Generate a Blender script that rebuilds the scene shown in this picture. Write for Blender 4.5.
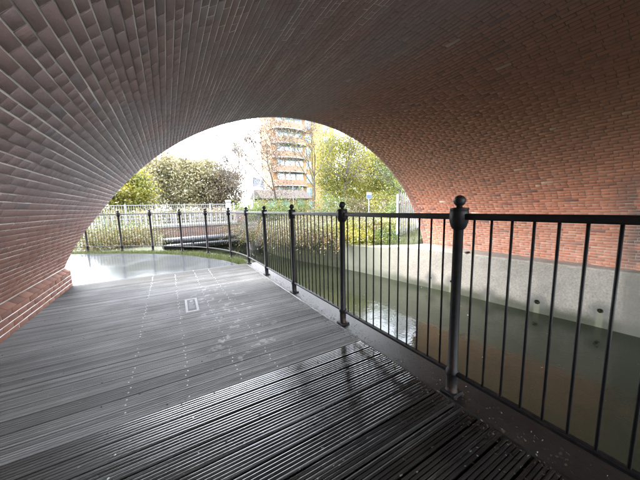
import bpy, bmesh, math, random
import numpy as np
from mathutils import Vector, Matrix
from mathutils.geometry import tessellate_polygon

for o in list(bpy.data.objects): bpy.data.objects.remove(o, do_unlink=True)
scene = bpy.context.scene
COL = scene.collection
R = math.radians
random.seed(7); RNG = np.random.default_rng(7)

# ------------------------------------------------------------------ camera
# X across the towpath, Y along the tunnel, Z up, deck at z = 0
F_PX, YAW, PITCH, ROLL, CAM_H = 260.77, R(30.12), R(7.1525), R(-1.321), 1.3414
fw = Vector((math.sin(YAW)*math.cos(PITCH), math.cos(YAW)*math.cos(PITCH), -math.sin(PITCH)))
rt = Vector((math.cos(YAW), -math.sin(YAW), 0)); up = rt.cross(fw)
rt, up = math.cos(ROLL)*rt + math.sin(ROLL)*up, -math.sin(ROLL)*rt + math.cos(ROLL)*up
cam = bpy.data.objects.new('camera', bpy.data.cameras.new('camera')); COL.objects.link(cam)
M3 = Matrix((rt, up, -fw)).transposed()
cam.matrix_world = Matrix.Translation((0, 0, CAM_H)) @ M3.to_4x4()
cam.data.sensor_width = 36; cam.data.lens = F_PX/640*36
cam.data.clip_start = 0.05; cam.data.clip_end = 2000
scene.camera = cam
def at(x, y, Y):                       # photo pixel -> point on the plane at distance Y along the tunnel
    d = fw + rt*((x-320)/F_PX) + up*((240-y)/F_PX)
    return Vector((0, 0, CAM_H)) + d*(Y/d.y)

# ------------------------------------------------------------------ sky, sun, exposure
SUN_EL, SUN_AZ = R(56), R(-38)         # azimuth from +Y towards +X
w = bpy.data.worlds.new('World'); scene.world = w; w.use_nodes = True
nt = w.node_tree; nt.nodes.clear()
sky = nt.nodes.new('ShaderNodeTexSky'); sky.sky_type = 'NISHITA'; sky.sun_disc = False
sky.sun_elevation = SUN_EL; sky.sun_rotation = SUN_AZ
sky.air_density = 1.0; sky.dust_density = 1.0; sky.ozone_density = 1.0
hs = nt.nodes.new('ShaderNodeHueSaturation'); hs.inputs['Saturation'].default_value = 0.28
bg = nt.nodes.new('ShaderNodeBackground'); bg.inputs['Strength'].default_value = 0.15
wo = nt.nodes.new('ShaderNodeOutputWorld')
nt.links.new(sky.outputs[0], hs.inputs['Color']); nt.links.new(hs.outputs[0], bg.inputs[0]); nt.links.new(bg.outputs[0], wo.inputs[0])
sl = bpy.data.lights.new('sun', 'SUN'); sl.energy = 0.6; sl.angle = R(30); sl.color = (1, .96, .9)
sun = bpy.data.objects.new('sun', sl); COL.objects.link(sun)
sd = Vector((math.sin(SUN_AZ)*math.cos(SUN_EL), math.cos(SUN_AZ)*math.cos(SUN_EL), math.sin(SUN_EL)))
sun.rotation_euler = sd.to_track_quat('Z', 'Y').to_euler(); sun.location = sd*60
scene.view_settings.view_transform = 'Standard'; scene.view_settings.look = 'None'
scene.view_settings.gamma = 1; scene.view_settings.exposure = 4.5
scene.cycles.max_bounces = 8; scene.cycles.diffuse_bounces = 5

# ------------------------------------------------------------------ helpers
def link(name, me, mat=None, parent=None):
    o = bpy.data.objects.new(name, me); COL.objects.link(o)
    if mat is not None and me is not None and len(me.materials) == 0: me.materials.append(mat)
    if parent is not None: o.parent = parent
    return o
def empty(name, label, cat, loc=(0, 0, 0), group=None, rz=0):
    o = bpy.data.objects.new(name, None); COL.objects.link(o); o.location = loc; o.rotation_euler.z = rz
    o.empty_display_size = .1
    return tag(o, label, cat, group)
def tag(o, label, cat, group=None, kind=None):
    o['label'] = label; o['category'] = cat
    if group: o['group'] = group
    if kind: o['kind'] = kind
    return o
def mesh_np(name, V, F, tint=None, smooth=False):
    """V (n,3), F list/array of equal-size faces."""
    V = np.asarray(V, np.float32); F = np.asarray(F, np.int32); k = F.shape[1]
    me = bpy.data.meshes.new(name)
    me.vertices.add(len(V)); me.vertices.foreach_set('co', V.ravel())
    me.loops.add(F.size); me.loops.foreach_set('vertex_index', F.ravel())
    me.polygons.add(len(F)); me.polygons.foreach_set('loop_start', np.arange(0, F.size, k, dtype=np.int32))
    me.polygons.foreach_set('loop_total', np.full(len(F), k, np.int32))
    if smooth: me.polygons.foreach_set('use_smooth', np.ones(len(F), bool))
    me.update(calc_edges=True)
    if tint is not None:
        a = me.attributes.new('tint', 'FLOAT', 'POINT'); a.data.foreach_set('value', np.asarray(tint, np.float32))
    return me
class MB:                              # collects polygons into one mesh
    def __init__(s): s.v = []; s.f = []
    def add(s, vs, fs):
        b = len(s.v); s.v += [tuple(v) for v in vs]; s.f += [tuple(b+i for i in f) for f in fs]; return s
    def box(s, x0, x1, y0, y1, z0, z1, c=0):
        if c <= 0:
            v = [(x, y, z) for z in (z0, z1) for y in (y0, y1) for x in (x0, x1)]
            return s.add(v, [(0,2,3,1),(4,5,7,6),(0,1,5,4),(2,6,7,3),(0,4,6,2),(1,3,7,5)])
        bm = bmesh.new(); bmesh.ops.create_cube(bm, size=1)
        for q in bm.verts: q.co = Vector(((x0+x1)/2+q.co.x*(x1-x0), (y0+y1)/2+q.co.y*(y1-y0), (z0+z1)/2+q.co.z*(z1-z0)))
        bmesh.ops.bevel(bm, geom=bm.edges[:], offset=c, segments=1, affect='EDGES')
        bm.verts.ensure_lookup_table()
        s.add([q.co[:] for q in bm.verts], [[q.index for q in f.verts] for f in bm.faces]); bm.free(); return s
    def tube(s, pts, rad, n=8, caps=True):
        pts = [Vector(p) for p in pts]
        if not isinstance(rad, (list, tuple)): rad = [rad]*len(pts)
        b = len(s.v); prev = None
        for i, p in enumerate(pts):
            d = (pts[min(i+1, len(pts)-1)]-pts[max(i-1, 0)]).normalized()
            if prev is None:
                a = d.orthogonal().normalized()
            else:
                a = (prev - d*prev.dot(d))
                a = a.normalized() if a.length > 1e-6 else d.orthogonal().normalized()
            prev = a; c = d.cross(a)
            for k in range(n):
                t = 2*math.pi*k/n; s.v.append(tuple(p+(a*math.cos(t)+c*math.sin(t))*rad[i]))
        for i in range(len(pts)-1):
            for k in range(n):
                s.f.append((b+i*n+k, b+i*n+(k+1) % n, b+(i+1)*n+(k+1) % n, b+(i+1)*n+k))
        if caps:
            s.f.append(tuple(b+k for k in reversed(range(n)))); s.f.append(tuple(b+(len(pts)-1)*n+k for k in range(n)))
        return s
    def lathe(s, prof, n=14, c=(0, 0, 0)):
        b = len(s.v)
        for r, z in prof:
            for k in range(n):
                t = 2*math.pi*k/n; s.v.append((c[0]+r*math.cos(t), c[1]+r*math.sin(t), c[2]+z))
        for i in range(len(prof)-1):
            for k in range(n): s.f.append((b+i*n+k, b+i*n+(k+1) % n, b+(i+1)*n+(k+1) % n, b+(i+1)*n+k))
        s.f.append(tuple(b+k for k in reversed(range(n)))); s.f.append(tuple(b+(len(prof)-1)*n+k for k in range(n)))
        return s
    def mesh(s, name, smooth=False, sheet=False):
        me = bpy.data.meshes.new(name); me.from_pydata(s.v, [], s.f)
        bm = bmesh.new(); bm.from_mesh(me)
        if sheet:
            for f in bm.faces:
                f.normal_update()
                if f.normal.z < -.05: f.normal_flip()
        else: bmesh.ops.recalc_face_normals(bm, faces=bm.faces[:])
        bm.to_mesh(me); bm.free()
        if smooth:
            me.polygons.foreach_set('use_smooth', [True]*len(me.polygons))
        me.update(); return me
    def build(s, name, mat, parent=None, smooth=False, sheet=False): return link(name, s.mesh(name, smooth, sheet), mat, parent)

# ------------------------------------------------------------------ materials
class NT:
    def __init__(s, name):
        s.m = bpy.data.materials.new(name); s.m.use_nodes = True; s.t = s.m.node_tree; s.t.nodes.clear()
        s.out = s.n('ShaderNodeOutputMaterial')
    def n(s, typ, **kw):
        q = s.t.nodes.new(typ)
        for k, v in kw.items(): setattr(q, k, v)
        return q
    def l(s, a, b): s.t.links.new(a, b)
    def val(s, sock, v):
        if hasattr(v, 'node'): s.l(v, sock)
        elif isinstance(v, (tuple, list)) and len(v) == 3 and sock.type == 'RGBA': sock.default_value = (*v, 1)
        else: sock.default_value = v
    def pos(s): return s.n('ShaderNodeNewGeometry').outputs['Position']
    def xyz(s, v):
        q = s.n('ShaderNodeSeparateXYZ'); s.l(v, q.inputs[0]); return q.outputs
    def noise(s, scale, vec=None, detail=4, rough=.55, stretch=None):
        q = s.n('ShaderNodeTexNoise'); q.inputs['Scale'].default_value = scale
        q.inputs['Detail'].default_value = detail; q.inputs['Roughness'].default_value = rough
        v = vec if vec is not None else s.pos()
        if stretch:
            mp = s.n('ShaderNodeMapping'); mp.inputs['Scale'].default_value = stretch; s.l(v, mp.inputs[0]); v = mp.outputs[0]
        s.l(v, q.inputs['Vector']); return q.outputs['Fac']
    def ramp(s, fac, *stops):
        q = s.n('ShaderNodeValToRGB'); e = q.color_ramp.elements
        while len(e) < len(stops): e.new(.5)
        for el, (p, c) in zip(e, stops):
            el.position = p; el.color = (c, c, c, 1) if isinstance(c, (int, float)) else (*c, 1)
        s.l(fac, q.inputs[0]); return q.outputs[0]
    def mix(s, fac, a, b, mode='MIX'):
        q = s.n('ShaderNodeMix', data_type='RGBA', blend_type=mode)
        s.val(q.inputs[0], fac); s.val(q.inputs[6], a); s.val(q.inputs[7], b); return q.outputs[2]
    def math(s, op, a, b=0.0, clamp=False):
        q = s.n('ShaderNodeMath', operation=op, use_clamp=clamp); s.val(q.inputs[0], a); s.val(q.inputs[1], b); return q.outputs[0]
    def rng(s, v, a, b, c=0.0, d=1.0):
        q = s.n('ShaderNodeMapRange'); q.interpolation_type = 'SMOOTHSTEP'
        s.val(q.inputs[0], v)
        for i, x in zip((1, 2, 3, 4), (a, b, c, d)): q.inputs[i].default_value = x
        return q.outputs[0]
    def attr(s, name): q = s.n('ShaderNodeAttribute', attribute_name=name); return q.outputs['Fac']
    def rand(s): return s.n('ShaderNodeObjectInfo').outputs['Random']
    def bump(s, h, strength=.5, dist=.01):
        q = s.n('ShaderNodeBump'); q.inputs['Strength'].default_value = strength; q.inputs['Distance'].default_value = dist
        s.l(h, q.inputs['Height']); return q.outputs[0]
    def pbsdf(s, col, rough=.8, nrm=None, metal=0.0, spec=.5, **kw):
        q = s.n('ShaderNodeBsdfPrincipled'); s.val(q.inputs['Base Color'], col); s.val(q.inputs['Roughness'], rough)
        q.inputs['Metallic'].default_value = metal; s.val(q.inputs['Specular IOR Level'], spec)
        for k, v in kw.items(): s.val(q.inputs[k], v)
        if nrm is not None: s.l(nrm, q.inputs['Normal'])
        s.l(q.outputs[0], s.out.inputs[0]); return s.m
def simple(name, col, rough=.6, var=.25, scale=6, metal=0.0, bump=.1, spec=.5):
    t = NT(name); n = t.noise(scale); d = tuple(c*(1-var) for c in col); u = tuple(min(1, c*(1+var)) for c in col)
    return t.pbsdf(t.ramp(n, (.3, d), (.7, u)), rough, t.bump(t.noise(scale*8), bump, .005), metal, spec)
def leafmat(name, stops, trans=.45):
    t = NT(name); c = t.ramp(t.attr('tint'), *stops)
    d = t.n('ShaderNodeBsdfDiffuse'); r = t.n('ShaderNodeBsdfTranslucent'); g = t.n('ShaderNodeBsdfGlossy'); g.inputs['Roughness'].default_value = .45
    t.l(c, d.inputs[0]); t.l(c, r.inputs[0]); m = t.n('ShaderNodeMixShader'); m.inputs[0].default_value = trans
    t.l(d.outputs[0], m.inputs[1]); t.l(r.outputs[0], m.inputs[2])
    m2 = t.n('ShaderNodeMixShader'); m2.inputs[0].default_value = .05
    t.l(m.outputs[0], m2.inputs[1]); t.l(g.outputs[0], m2.inputs[2]); t.l(m2.outputs[0], t.out.inputs[0]); return t.m

ACX, ACZ, AR = 3.216, -1.559, 5.186    # the vault: a circular arc
YN, YF = -4.8, 6.42                   # near and far faces of the bridge

def brick_material():
    t = NT('old_brick'); p = t.pos(); x, y, z = t.xyz(p); tint = t.attr('tint')
    c = t.ramp(tint, (0, (.16, .075, .06)), (.25, (.29, .115, .075)), (.55, (.41, .155, .09)), (.8, (.47, .21, .13)), (.94, (.52, .32, .22)), (1, (.58, .46, .38)))
    n1 = t.noise(20, p, 6); c = t.mix(.4, c, t.ramp(n1, (.25, (.35, .33, .33)), (.75, (1.0, 1.0, 1.0))), 'MULTIPLY')
    # soot and damp on the crown, heaviest over the towpath
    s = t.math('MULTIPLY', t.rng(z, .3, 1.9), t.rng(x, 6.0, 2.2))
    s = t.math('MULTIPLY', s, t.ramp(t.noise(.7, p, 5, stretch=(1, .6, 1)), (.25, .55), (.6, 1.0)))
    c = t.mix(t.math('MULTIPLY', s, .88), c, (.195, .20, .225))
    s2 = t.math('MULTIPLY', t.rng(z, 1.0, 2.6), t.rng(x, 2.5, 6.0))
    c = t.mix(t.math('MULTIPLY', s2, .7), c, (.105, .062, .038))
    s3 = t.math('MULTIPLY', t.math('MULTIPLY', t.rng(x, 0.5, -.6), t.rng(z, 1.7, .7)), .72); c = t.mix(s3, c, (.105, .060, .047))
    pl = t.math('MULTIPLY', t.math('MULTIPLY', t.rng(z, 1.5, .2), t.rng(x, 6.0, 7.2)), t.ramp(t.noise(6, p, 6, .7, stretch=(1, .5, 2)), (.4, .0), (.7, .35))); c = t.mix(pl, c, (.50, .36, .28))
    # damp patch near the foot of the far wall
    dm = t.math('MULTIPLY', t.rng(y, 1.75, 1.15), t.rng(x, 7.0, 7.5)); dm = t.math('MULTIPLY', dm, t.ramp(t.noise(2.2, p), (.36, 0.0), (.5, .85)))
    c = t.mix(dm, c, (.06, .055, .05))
    lime = t.ramp(t.noise(5.5, p, 7, .7, stretch=(1, .35, 1)), (.70, 0.0), (.86, .32))
    c = t.mix(lime, c, (.5, .47, .43))
    h = t.noise(60, p, 5)
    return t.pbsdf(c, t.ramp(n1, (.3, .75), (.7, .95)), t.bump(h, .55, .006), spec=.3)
def mortar_material():
    t = NT('lime_mortar'); p = t.pos(); x, y, z = t.xyz(p)
    c = t.ramp(t.noise(4, p, 6), (.3, (.18, .155, .13)), (.7, (.46, .42, .37)))
    s = t.math('MULTIPLY', t.rng(z, .7, 2.3), t.rng(x, 1.5, 4.5))
    c = t.mix(t.math('MULTIPLY', s, .75), c, (.05, .036, .027))
    sl_ = t.math('MULTIPLY', t.rng(z, .6, 2.0), t.rng(x, 4.5, 2.5)); c = t.mix(t.math('MULTIPLY', sl_, .7), c, (.20, .19, .19))
    # white lime leached along some joints of the towpath side
    l = t.ramp(t.noise(2.2, p, 5, .6, stretch=(2.4, .25, 2.4)), (.40, 0.0), (.52, 1.0)); l = t.math('MULTIPLY', l, t.rng(x, 3.5, 1.6))
    c = t.mix(l, c, (.74, .72, .70))
    return t.pbsdf(c, .95, t.bump(t.noise(70, p), .5, .006), spec=.2)
def far_brick_material(name, c1, c2, mort, axis='XZ'):
    t = NT(name); p = t.pos(); x, y, z = t.xyz(p); cb = t.n('ShaderNodeCombineXYZ')
    t.l({'X': x, 'Y': y}[axis[0]], cb.inputs[0]); t.l(z, cb.inputs[1])
    b = t.n('ShaderNodeTexBrick'); b.inputs['Scale'].default_value = 1; b.inputs['Brick Width'].default_value = .225
    b.inputs['Row Height'].default_value = .075; b.inputs['Mortar Size'].default_value = .009; b.inputs['Bias'].default_value = -.2
    t.l(cb.outputs[0], b.inputs['Vector']); t.val(b.inputs['Color1'], c1); t.val(b.inputs['Color2'], c2); t.val(b.inputs['Mortar'], mort)
    c = t.mix(.5, b.outputs[0], t.ramp(t.noise(2, p, 6), (.3, .45), (.7, 1.0)), 'MULTIPLY')
    return t.pbsdf(c, .9, t.bump(b.outputs['Fac'], -.5, .006))
def board_material(wet):
    t = NT('wet_decking' if wet else 'weathered_decking'); p = t.pos(); x, y, z = t.xyz(p)
    g = t.noise(5, p, 10, .8, stretch=(.5, 16, 16)); rn = t.rand()
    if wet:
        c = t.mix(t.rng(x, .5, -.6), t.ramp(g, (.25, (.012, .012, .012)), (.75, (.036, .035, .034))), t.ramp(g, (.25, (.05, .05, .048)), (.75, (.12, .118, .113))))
    else:
        c = t.ramp(g, (.25, (.19, .189, .187)), (.75, (.44, .436, .43)))
    c = t.mix(.45, c, t.ramp(rn, (0, .35), (1, 1.0)), 'MULTIPLY')
    c = t.mix(.8, c, t.ramp(t.noise(1, p, 2, .5, stretch=(.3, 62, 1)), (.36, .42), (.6, 1.0)), 'MULTIPLY')
    c = t.mix(1.0, c, t.rng(t.math('ADD', y, t.math('MULTIPLY', t.noise(3, p), .5)), 4.9, 6.4, 1.0, .22), 'MULTIPLY')   # board colour painted darker towards the mouth to offset the strong daylight there
    # green-brown film by the wall and trodden patches
    c = t.mix(t.math('MULTIPLY', t.ramp(t.noise(1.1, p, 6), (.46, 0.0), (.66, .5)), .7), c, (.075, .07, .06))
    # pale droppings splashed on the boards
    m = t.math('MULTIPLY', t.rng(x, .05, .45), t.rng(x, 1.15, .8)); m = t.math('MULTIPLY', m, t.math('MULTIPLY', t.rng(y, 1.9, 2.5), t.rng(y, 5.6, 4.0)))
    d = t.ramp(t.noise(7.5, p, 3, .6), (.585, 0.0), (.64, .75))
    c = t.mix(t.math('MULTIPLY', d, m), c, (.46, .45, .44))
    fine = t.ramp(t.noise(38, p, 2, .5), (.70, 0.0), (.74, .55)); c = t.mix(fine, c, (.38, .37, .35))
    n = t.noise(2.2, p, 5)
    rough = t.math('ADD', t.ramp(n, (.35, .05), (.7, .12)), t.math('ADD', t.rng(x, .2, -.8, 0.0, .3), t.ramp(t.noise(1, p, 3, .6, stretch=(.45, 48, 1)), (.48, 0.0), (.66, .38)))) if wet else t.ramp(n, (.3, .5), (.7, .7))
    return t.pbsdf(c, rough, t.bump(t.noise(40, p, 6, .7, stretch=(.25, 3, 3)), .08 if wet else .35, .003), spec=.9 if wet else .06)
def concrete_path_material():
    t = NT('wet_concrete_path'); p = t.pos()
    n = t.noise(.9, p, 6); c = t.ramp(t.noise(5, p, 7), (.3, (.022, .0245, .028)), (.7, (.036, .040, .045)))
    c = t.mix(t.ramp(n, (.4, 0.0), (.6, .4)), c, (.035, .037, .038))
    br = t.math('MULTIPLY', t.ramp(t.noise(120, p, 2), (.4, 0.0), (.7, 1.0)), 1.0)
    return t.pbsdf(c, t.ramp(n, (.40, .16), (.56, .08)), t.bump(br, .05, .002), spec=.03)
HOLES = [(6.04, 7.8, -1.20), (5.18, 7.8, -1.15), (3.86, 7.8, -1.14), (2.69, 7.8, -1.08), (1.62, 7.8, -1.0)]
def canal_concrete_material(holes):
    t = NT('stained_concrete'); p = t.pos(); x, y, z = t.xyz(p)
    c = t.ramp(t.noise(26, p, 7, .7), (.3, (.165, .148, .122)), (.72, (.32, .29, .245)))
    c = t.mix(.5, c, t.ramp(t.noise(1.6, p, 8, .7), (.3, .35), (.68, 1.0)), 'MULTIPLY')
    # algae tide line just above the water and damp streaks
    tide = t.math('MULTIPLY', t.rng(t.math('ADD', z, t.math('MULTIPLY', t.noise(2.6, p, 5), .25)), -.90, -1.14), .92)
    c = t.mix(tide, c, (.035, .039, .022))
    st = t.math('MULTIPLY', t.ramp(t.noise(1.5, p, 5, stretch=(1, 1, .12)), (.44, 0.0), (.58, .8)), t.rng(y, 2.0, 1.2))
    c = t.mix(st, c, (.09, .085, .07))
    moss_dim = t.math('MULTIPLY', t.rng(y, 5.4, 8.2), .85); c = t.mix(moss_dim, c, (.10, .105, .075))  # mossy tone, also painted darker outdoors to offset the bright daylight
    for hx, hy, hz in holes:
        dn = t.n('ShaderNodeVectorMath', operation='DISTANCE'); t.l(p, dn.inputs[0]); dn.inputs[1].default_value = (hx, hy, hz)
        d = t.math('ADD', dn.outputs['Value'], t.math('MULTIPLY', t.noise(9, p), .12))
        c = t.mix(t.math('MULTIPLY', t.rng(d, .34, .13), .85), c, (.085, .082, .072))
        dr = t.math('MULTIPLY', t.rng(t.math('ABSOLUTE', t.math('SUBTRACT', y, hy)), .075, .03), t.rng(z, hz+.02, hz-.06))
        dr = t.math('MULTIPLY', dr, t.rng(t.math('ABSOLUTE', t.math('SUBTRACT', x, hx)), .35, .3))
        c = t.mix(t.math('MULTIPLY', dr, .7), c, (.13, .13, .085))
    return t.pbsdf(c, .8, t.bump(t.noise(34, p, 6, .7), .6, .008), spec=.35)
def water_material():
    t = NT('murky_water'); p = t.pos()
    c = t.ramp(t.noise(.45, p, 4), (.3, (.008, .0105, .006)), (.7, (.015, .017, .010)))
    c = t.mix(t.ramp(t.noise(55, p, 2), (.73, 0.0), (.76, .5)), c, (.06, .06, .05))
    h = t.math('ADD', t.noise(3.2, p, 3, .5), t.math('MULTIPLY', t.noise(14, p, 2, .5), .35))
    return t.pbsdf(c, .055, t.bump(h, .20, .03), spec=.5, IOR=1.33)
def ground_material():
    t = NT('grassy_earth'); p = t.pos()
    c = t.ramp(t.noise(1.2, p, 7, .7), (.3, (.022, .019, .012)), (.5, (.03, .034, .013)), (.7, (.045, .052, .018)))
    return t.pbsdf(c, .95, t.bump(t.noise(14, p, 6), .8, .05))

def iron_material():
    t = NT('black_painted_iron'); p = t.pos(); x, y, z = t.xyz(p)
    c = t.ramp(t.noise(25, p), (.3, (.006, .006, .007)), (.7, (.011, .011, .012)))
    ru = t.math('MULTIPLY', t.ramp(t.noise(16, p, 6, .7), (.56, 0.0), (.66, .8)), t.rng(z, .5, .05, .25, 1.0))
    c = t.mix(ru, c, (.055, .024, .012))
    return t.pbsdf(c, t.math('ADD', t.math('MULTIPLY', ru, .3), .5), t.bump(t.noise(90, p, 4), .3, .003), spec=.2)
M = dict(
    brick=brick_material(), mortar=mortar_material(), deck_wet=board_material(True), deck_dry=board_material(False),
    path=concrete_path_material(), water=water_material(), ground=ground_material(),
    facing=far_brick_material('bridge_facing_brick', (.26, .10, .065), (.36, .15, .09), (.35, .32, .28)),
    roadbrick=far_brick_material('road_bridge_brick', (.12, .07, .055), (.17, .105, .08), (.17, .155, .14)),
    iron=iron_material(),
    pipe=simple('black_pipe', (.035, .037, .042), .38, .25, 3, bump=.1),
    timber=simple('dark_edge_timber', (.0095, .009, .008), .45, .4, 7, bump=.4),
    coping=simple('pale_coping_stone', (0.158, 0.154, 0.143), .85, .2, 3, bump=.3),
    white=simple('white_paint', (0.234, 0.234, 0.231), .45, .06, 5), offwhite=simple('offwhite_metal', (0.186, 0.192, 0.195), .45, .1, 5),
    steel=simple('galvanised_steel', (.26, .30, .34), .5, .15, 6, metal=.2),
    screw=simple('screw_head', (.55, .55, .54), .35, .2, 30, metal=.3),
    plate=simple('white_plate', (.36, .36, .355), .85, .08, 20, spec=.1), plate_grey=simple('grey_print', (.13, .132, .135), .85, .25, 60, spec=.1),
    buff=simple('buff_cladding', (.27, .175, .075), .8, .10, 1.2), orange=simple('orange_brick', (.205, .115, .055), .85, .15, 1.5),
    balcony=simple('brown_balcony', (.15, .085, .05), .6, .12, 2), slab=simple('pale_slab', (0.210, 0.204, 0.198), .8, .1, 2),
    roof=simple('brown_roof', (0.031, 0.022, 0.017), .85, .2, 3), blue=simple('blue_panel', (0.096, 0.156, 0.252), .4, .15, 2),
    signblue=simple('sign_blue', (.012, .05, .16), .4, .1, 4), flag=simple('pale_flag_cloth', (0.275, 0.300, 0.360), .8, .15, 2),
    bark=simple('grey_bark', (0.050, 0.043, 0.033), .9, .35, 8, bump=.7), darkbark=simple('dark_bark', (.045, .038, .03), .9, .35, 8, bump=.7),
    palebark=simple('pale_bark', (0.084, 0.073, 0.059), .9, .3, 6, bump=.6), twig=simple('dry_bramble_stem', (0.150, 0.112, 0.068), .85, .35, 5),
    road=simple('asphalt', (.055, .055, .058), .8, .2, 10),
)
tg = NT('window_glass'); M['glass'] = tg.pbsdf((.12, .19, .22), .08, None, 0, .6)
M['lf_olive'] = leafmat('olive_leaf', ((0, (.115, .112, .055)), (.5, (.19, .17, .085)), (1, (.27, .225, .12))), .4)
M['lf_brown'] = leafmat('brown_leaf', ((0, (.085, .065, .04)), (.5, (.13, .10, .062)), (1, (.19, .15, .09))), .35)
M['lf_russet'] = leafmat('russet_leaf', ((0, (.07, .05, .032)), (.5, (.11, .075, .045)), (1, (.16, .11, .065))), .2)
M['lf_yellow'] = leafmat('yellow_green_leaf', ((0, (.08, .10, .014)), (.5, (.17, .165, .02)), (1, (.27, .23, .028))))
M['lf_green'] = leafmat('green_leaf', ((0, (0.034, 0.064, 0.011)), (.5, (0.068, 0.112, 0.019)), (1, (0.150, 0.180, 0.030))))
M['lf_mixed'] = leafmat('bank_leaf', ((0, (0.024, 0.034, 0.009)), (.4, (0.063, 0.068, 0.017)), (.75, (0.116, 0.097, 0.029)), (1, (0.174, 0.106, 0.044))))
M['lf_dark'] = leafmat('dark_leaf', ((0, (.025, .045, .012)), (.6, (.06, .09, .02)), (1, (.16, .17, .035))))
M['grass'] = leafmat('grass_blade', ((0, (.03, .045, .012)), (.6, (.06, .082, .02)), (1, (.13, .12, .045))), .3)
M['litter'] = leafmat('leaf_litter', ((0, (.02, .016, .012)), (.6, (.09, .06, .03)), (1, (.40, .36, .30))), .1)

# ------------------------------------------------------------------ ground, canal, path
WATER_Z = -1.36
def smooth_curve(pts, n=8):
    pts = [Vector(p) for p in pts]; out = []
    for i in range(len(pts)-1):
        p0 = pts[max(i-1, 0)]; p1 = pts[i]; p2 = pts[i+1]; p3 = pts[min(i+2, len(pts)-1)]
        for k in range(n):
            t = k/n
            out.append(.5*((2*p1)+(p2-p0)*t+(2*p0-5*p1+4*p2-p3)*t*t+(3*p1-p0-3*p2+p3)*t**3))
    return out+[pts[-1]]
near_edge = smooth_curve([(1.9, -40, 0), (1.9, -14, 0), (1.9, 2, 0), (1.9, 6.5, 0), (1.74, 7.8, 0), (1.26, 9.12, 0), (.55, 10.08, 0), (-.15, 11.0, 0), (-.3, 13, 0), (-.3, 19.3, 0)], 6)
far_edge = smooth_curve([(8.0, -40, 0), (8.0, -14, 0), (8.0, -3, 0), (7.92, 1.05, 0), (7.64, 3.0, 0), (7.40, 4.77, 0), (7.07, 6.49, 0), (6.85, 7.86, 0), (6.47, 9.43, 0), (5.75, 11.67, 0), (5.3, 14, 0), (5.2, 19.3, 0)], 6)
g = MB()
def flat(poly, z):
    tris = tessellate_polygon([[Vector((p[0], p[1], 0)) for p in poly]])
    g.add([(p[0], p[1], z) for p in poly], [tuple(t) for t in tris])
    return
GA = -.10
flat([(p.x, p.y) for p in near_edge]+[(-.3, 900), (-900, 900), (-900, -900), (1.9, -900)], GA)
for a, b in zip(near_edge, near_edge[1:]): g.add([(a.x, a.y, GA), (b.x, b.y, GA), (b.x, b.y, -2), (a.x, a.y, -2)], [(0, 1, 2, 3)])
# far bank rises in steps away from the water
offs = [(0, -.30), (.5, -.22), (1.2, .0), (2.5, .25), (5, .5), (12, .6), (60, .7), (900, .8)]
nrm = []
for i, p in enumerate(far_edge):
    d = (far_edge[min(i+1, len(far_edge)-1)]-far_edge[max(i-1, 0)]).normalized(); nrm.append(Vector((d.y, -d.x, 0)))
rows = [[(p.x+n.x*o, p.y+n.y*o, z if p.y > 6.4 else min(z, -.3)) for o, z in offs] for p, n in zip(far_edge, nrm)]
rows.append([(5.2, 900, -.3)]+[(5.2+o, 900, z) for o, z in offs[1:]])
for ra, rb in zip(rows, rows[1:]):
    for k in range(len(offs)-1): g.add([ra[k], ra[k+1], rb[k+1], rb[k]], [(0, 1, 2, 3)])
    g.add([ra[0], rb[0], (rb[0][0], rb[0][1], -2), (ra[0][0], ra[0][1], -2)], [(0, 1, 2, 3)])
# road level beyond the canal bridge closes the channel
g.add([(-.35, 20.2, .28), (5.25, 20.2, .28), (5.25, 900, .28), (-.35, 900, .28)], [(0, 1, 2, 3)])
ob = g.build('ground', M['ground'], sheet=True); ob['kind'] = 'structure'; ob['label'] = 'grassy earth ground on both banks'; 
wt = MB().add([(-3, -60, WATER_Z), (9.5, -60, WATER_Z), (9.5, 30, WATER_Z), (-3, 30, WATER_Z)], [(0, 1, 2, 3)]).build('water', M['water'], sheet=True); wt['kind'] = 'structure'
wt['label'] = 'murky green canal water'

post_xy = [(1.668, 1.034+1.35*i) for i in range(-3, 5)]+[(1.49, 7.66), (1.02, 8.85), (.34, 9.76), (-.52, 10.58), (-1.46, 11.27), (-2.5, 11.9), (-3.65, 12.35)]
rail_c = smooth_curve([(x, y, 0) for x, y in post_xy], 6)
pm = MB()
edge = [p+Vector((-.42, -.42, 0)) if p.y > 8.3 else p+Vector((-.26-.16*max(0, min(1, (p.y-6.5)/1.8)), -.42*max(0, min(1, (p.y-6.5)/1.8)), 0)) for p in rail_c if p.y > 6.6]
poly = [(-14, 6.44), (1.42, 6.44)]+[(p.x, p.y) for p in edge]+[(-14, 12.6)]
tr = tessellate_polygon([[Vector((p[0], p[1], 0)) for p in poly]])
pm.add([(p[0], p[1], -.006) for p in poly], [tuple(t) for t in tr])
for a, b in zip(poly, poly[1:]+poly[:1]): pm.add([(a[0], a[1], -.006), (a[0], a[1], -.15), (b[0], b[1], -.15), (b[0], b[1], -.006)], [(0, 1, 2, 3)])
pa = pm.build('path', M['path'], sheet=True); pa['kind'] = 'structure'; pa['label'] = 'wet grey concrete path beyond the arch'

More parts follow.
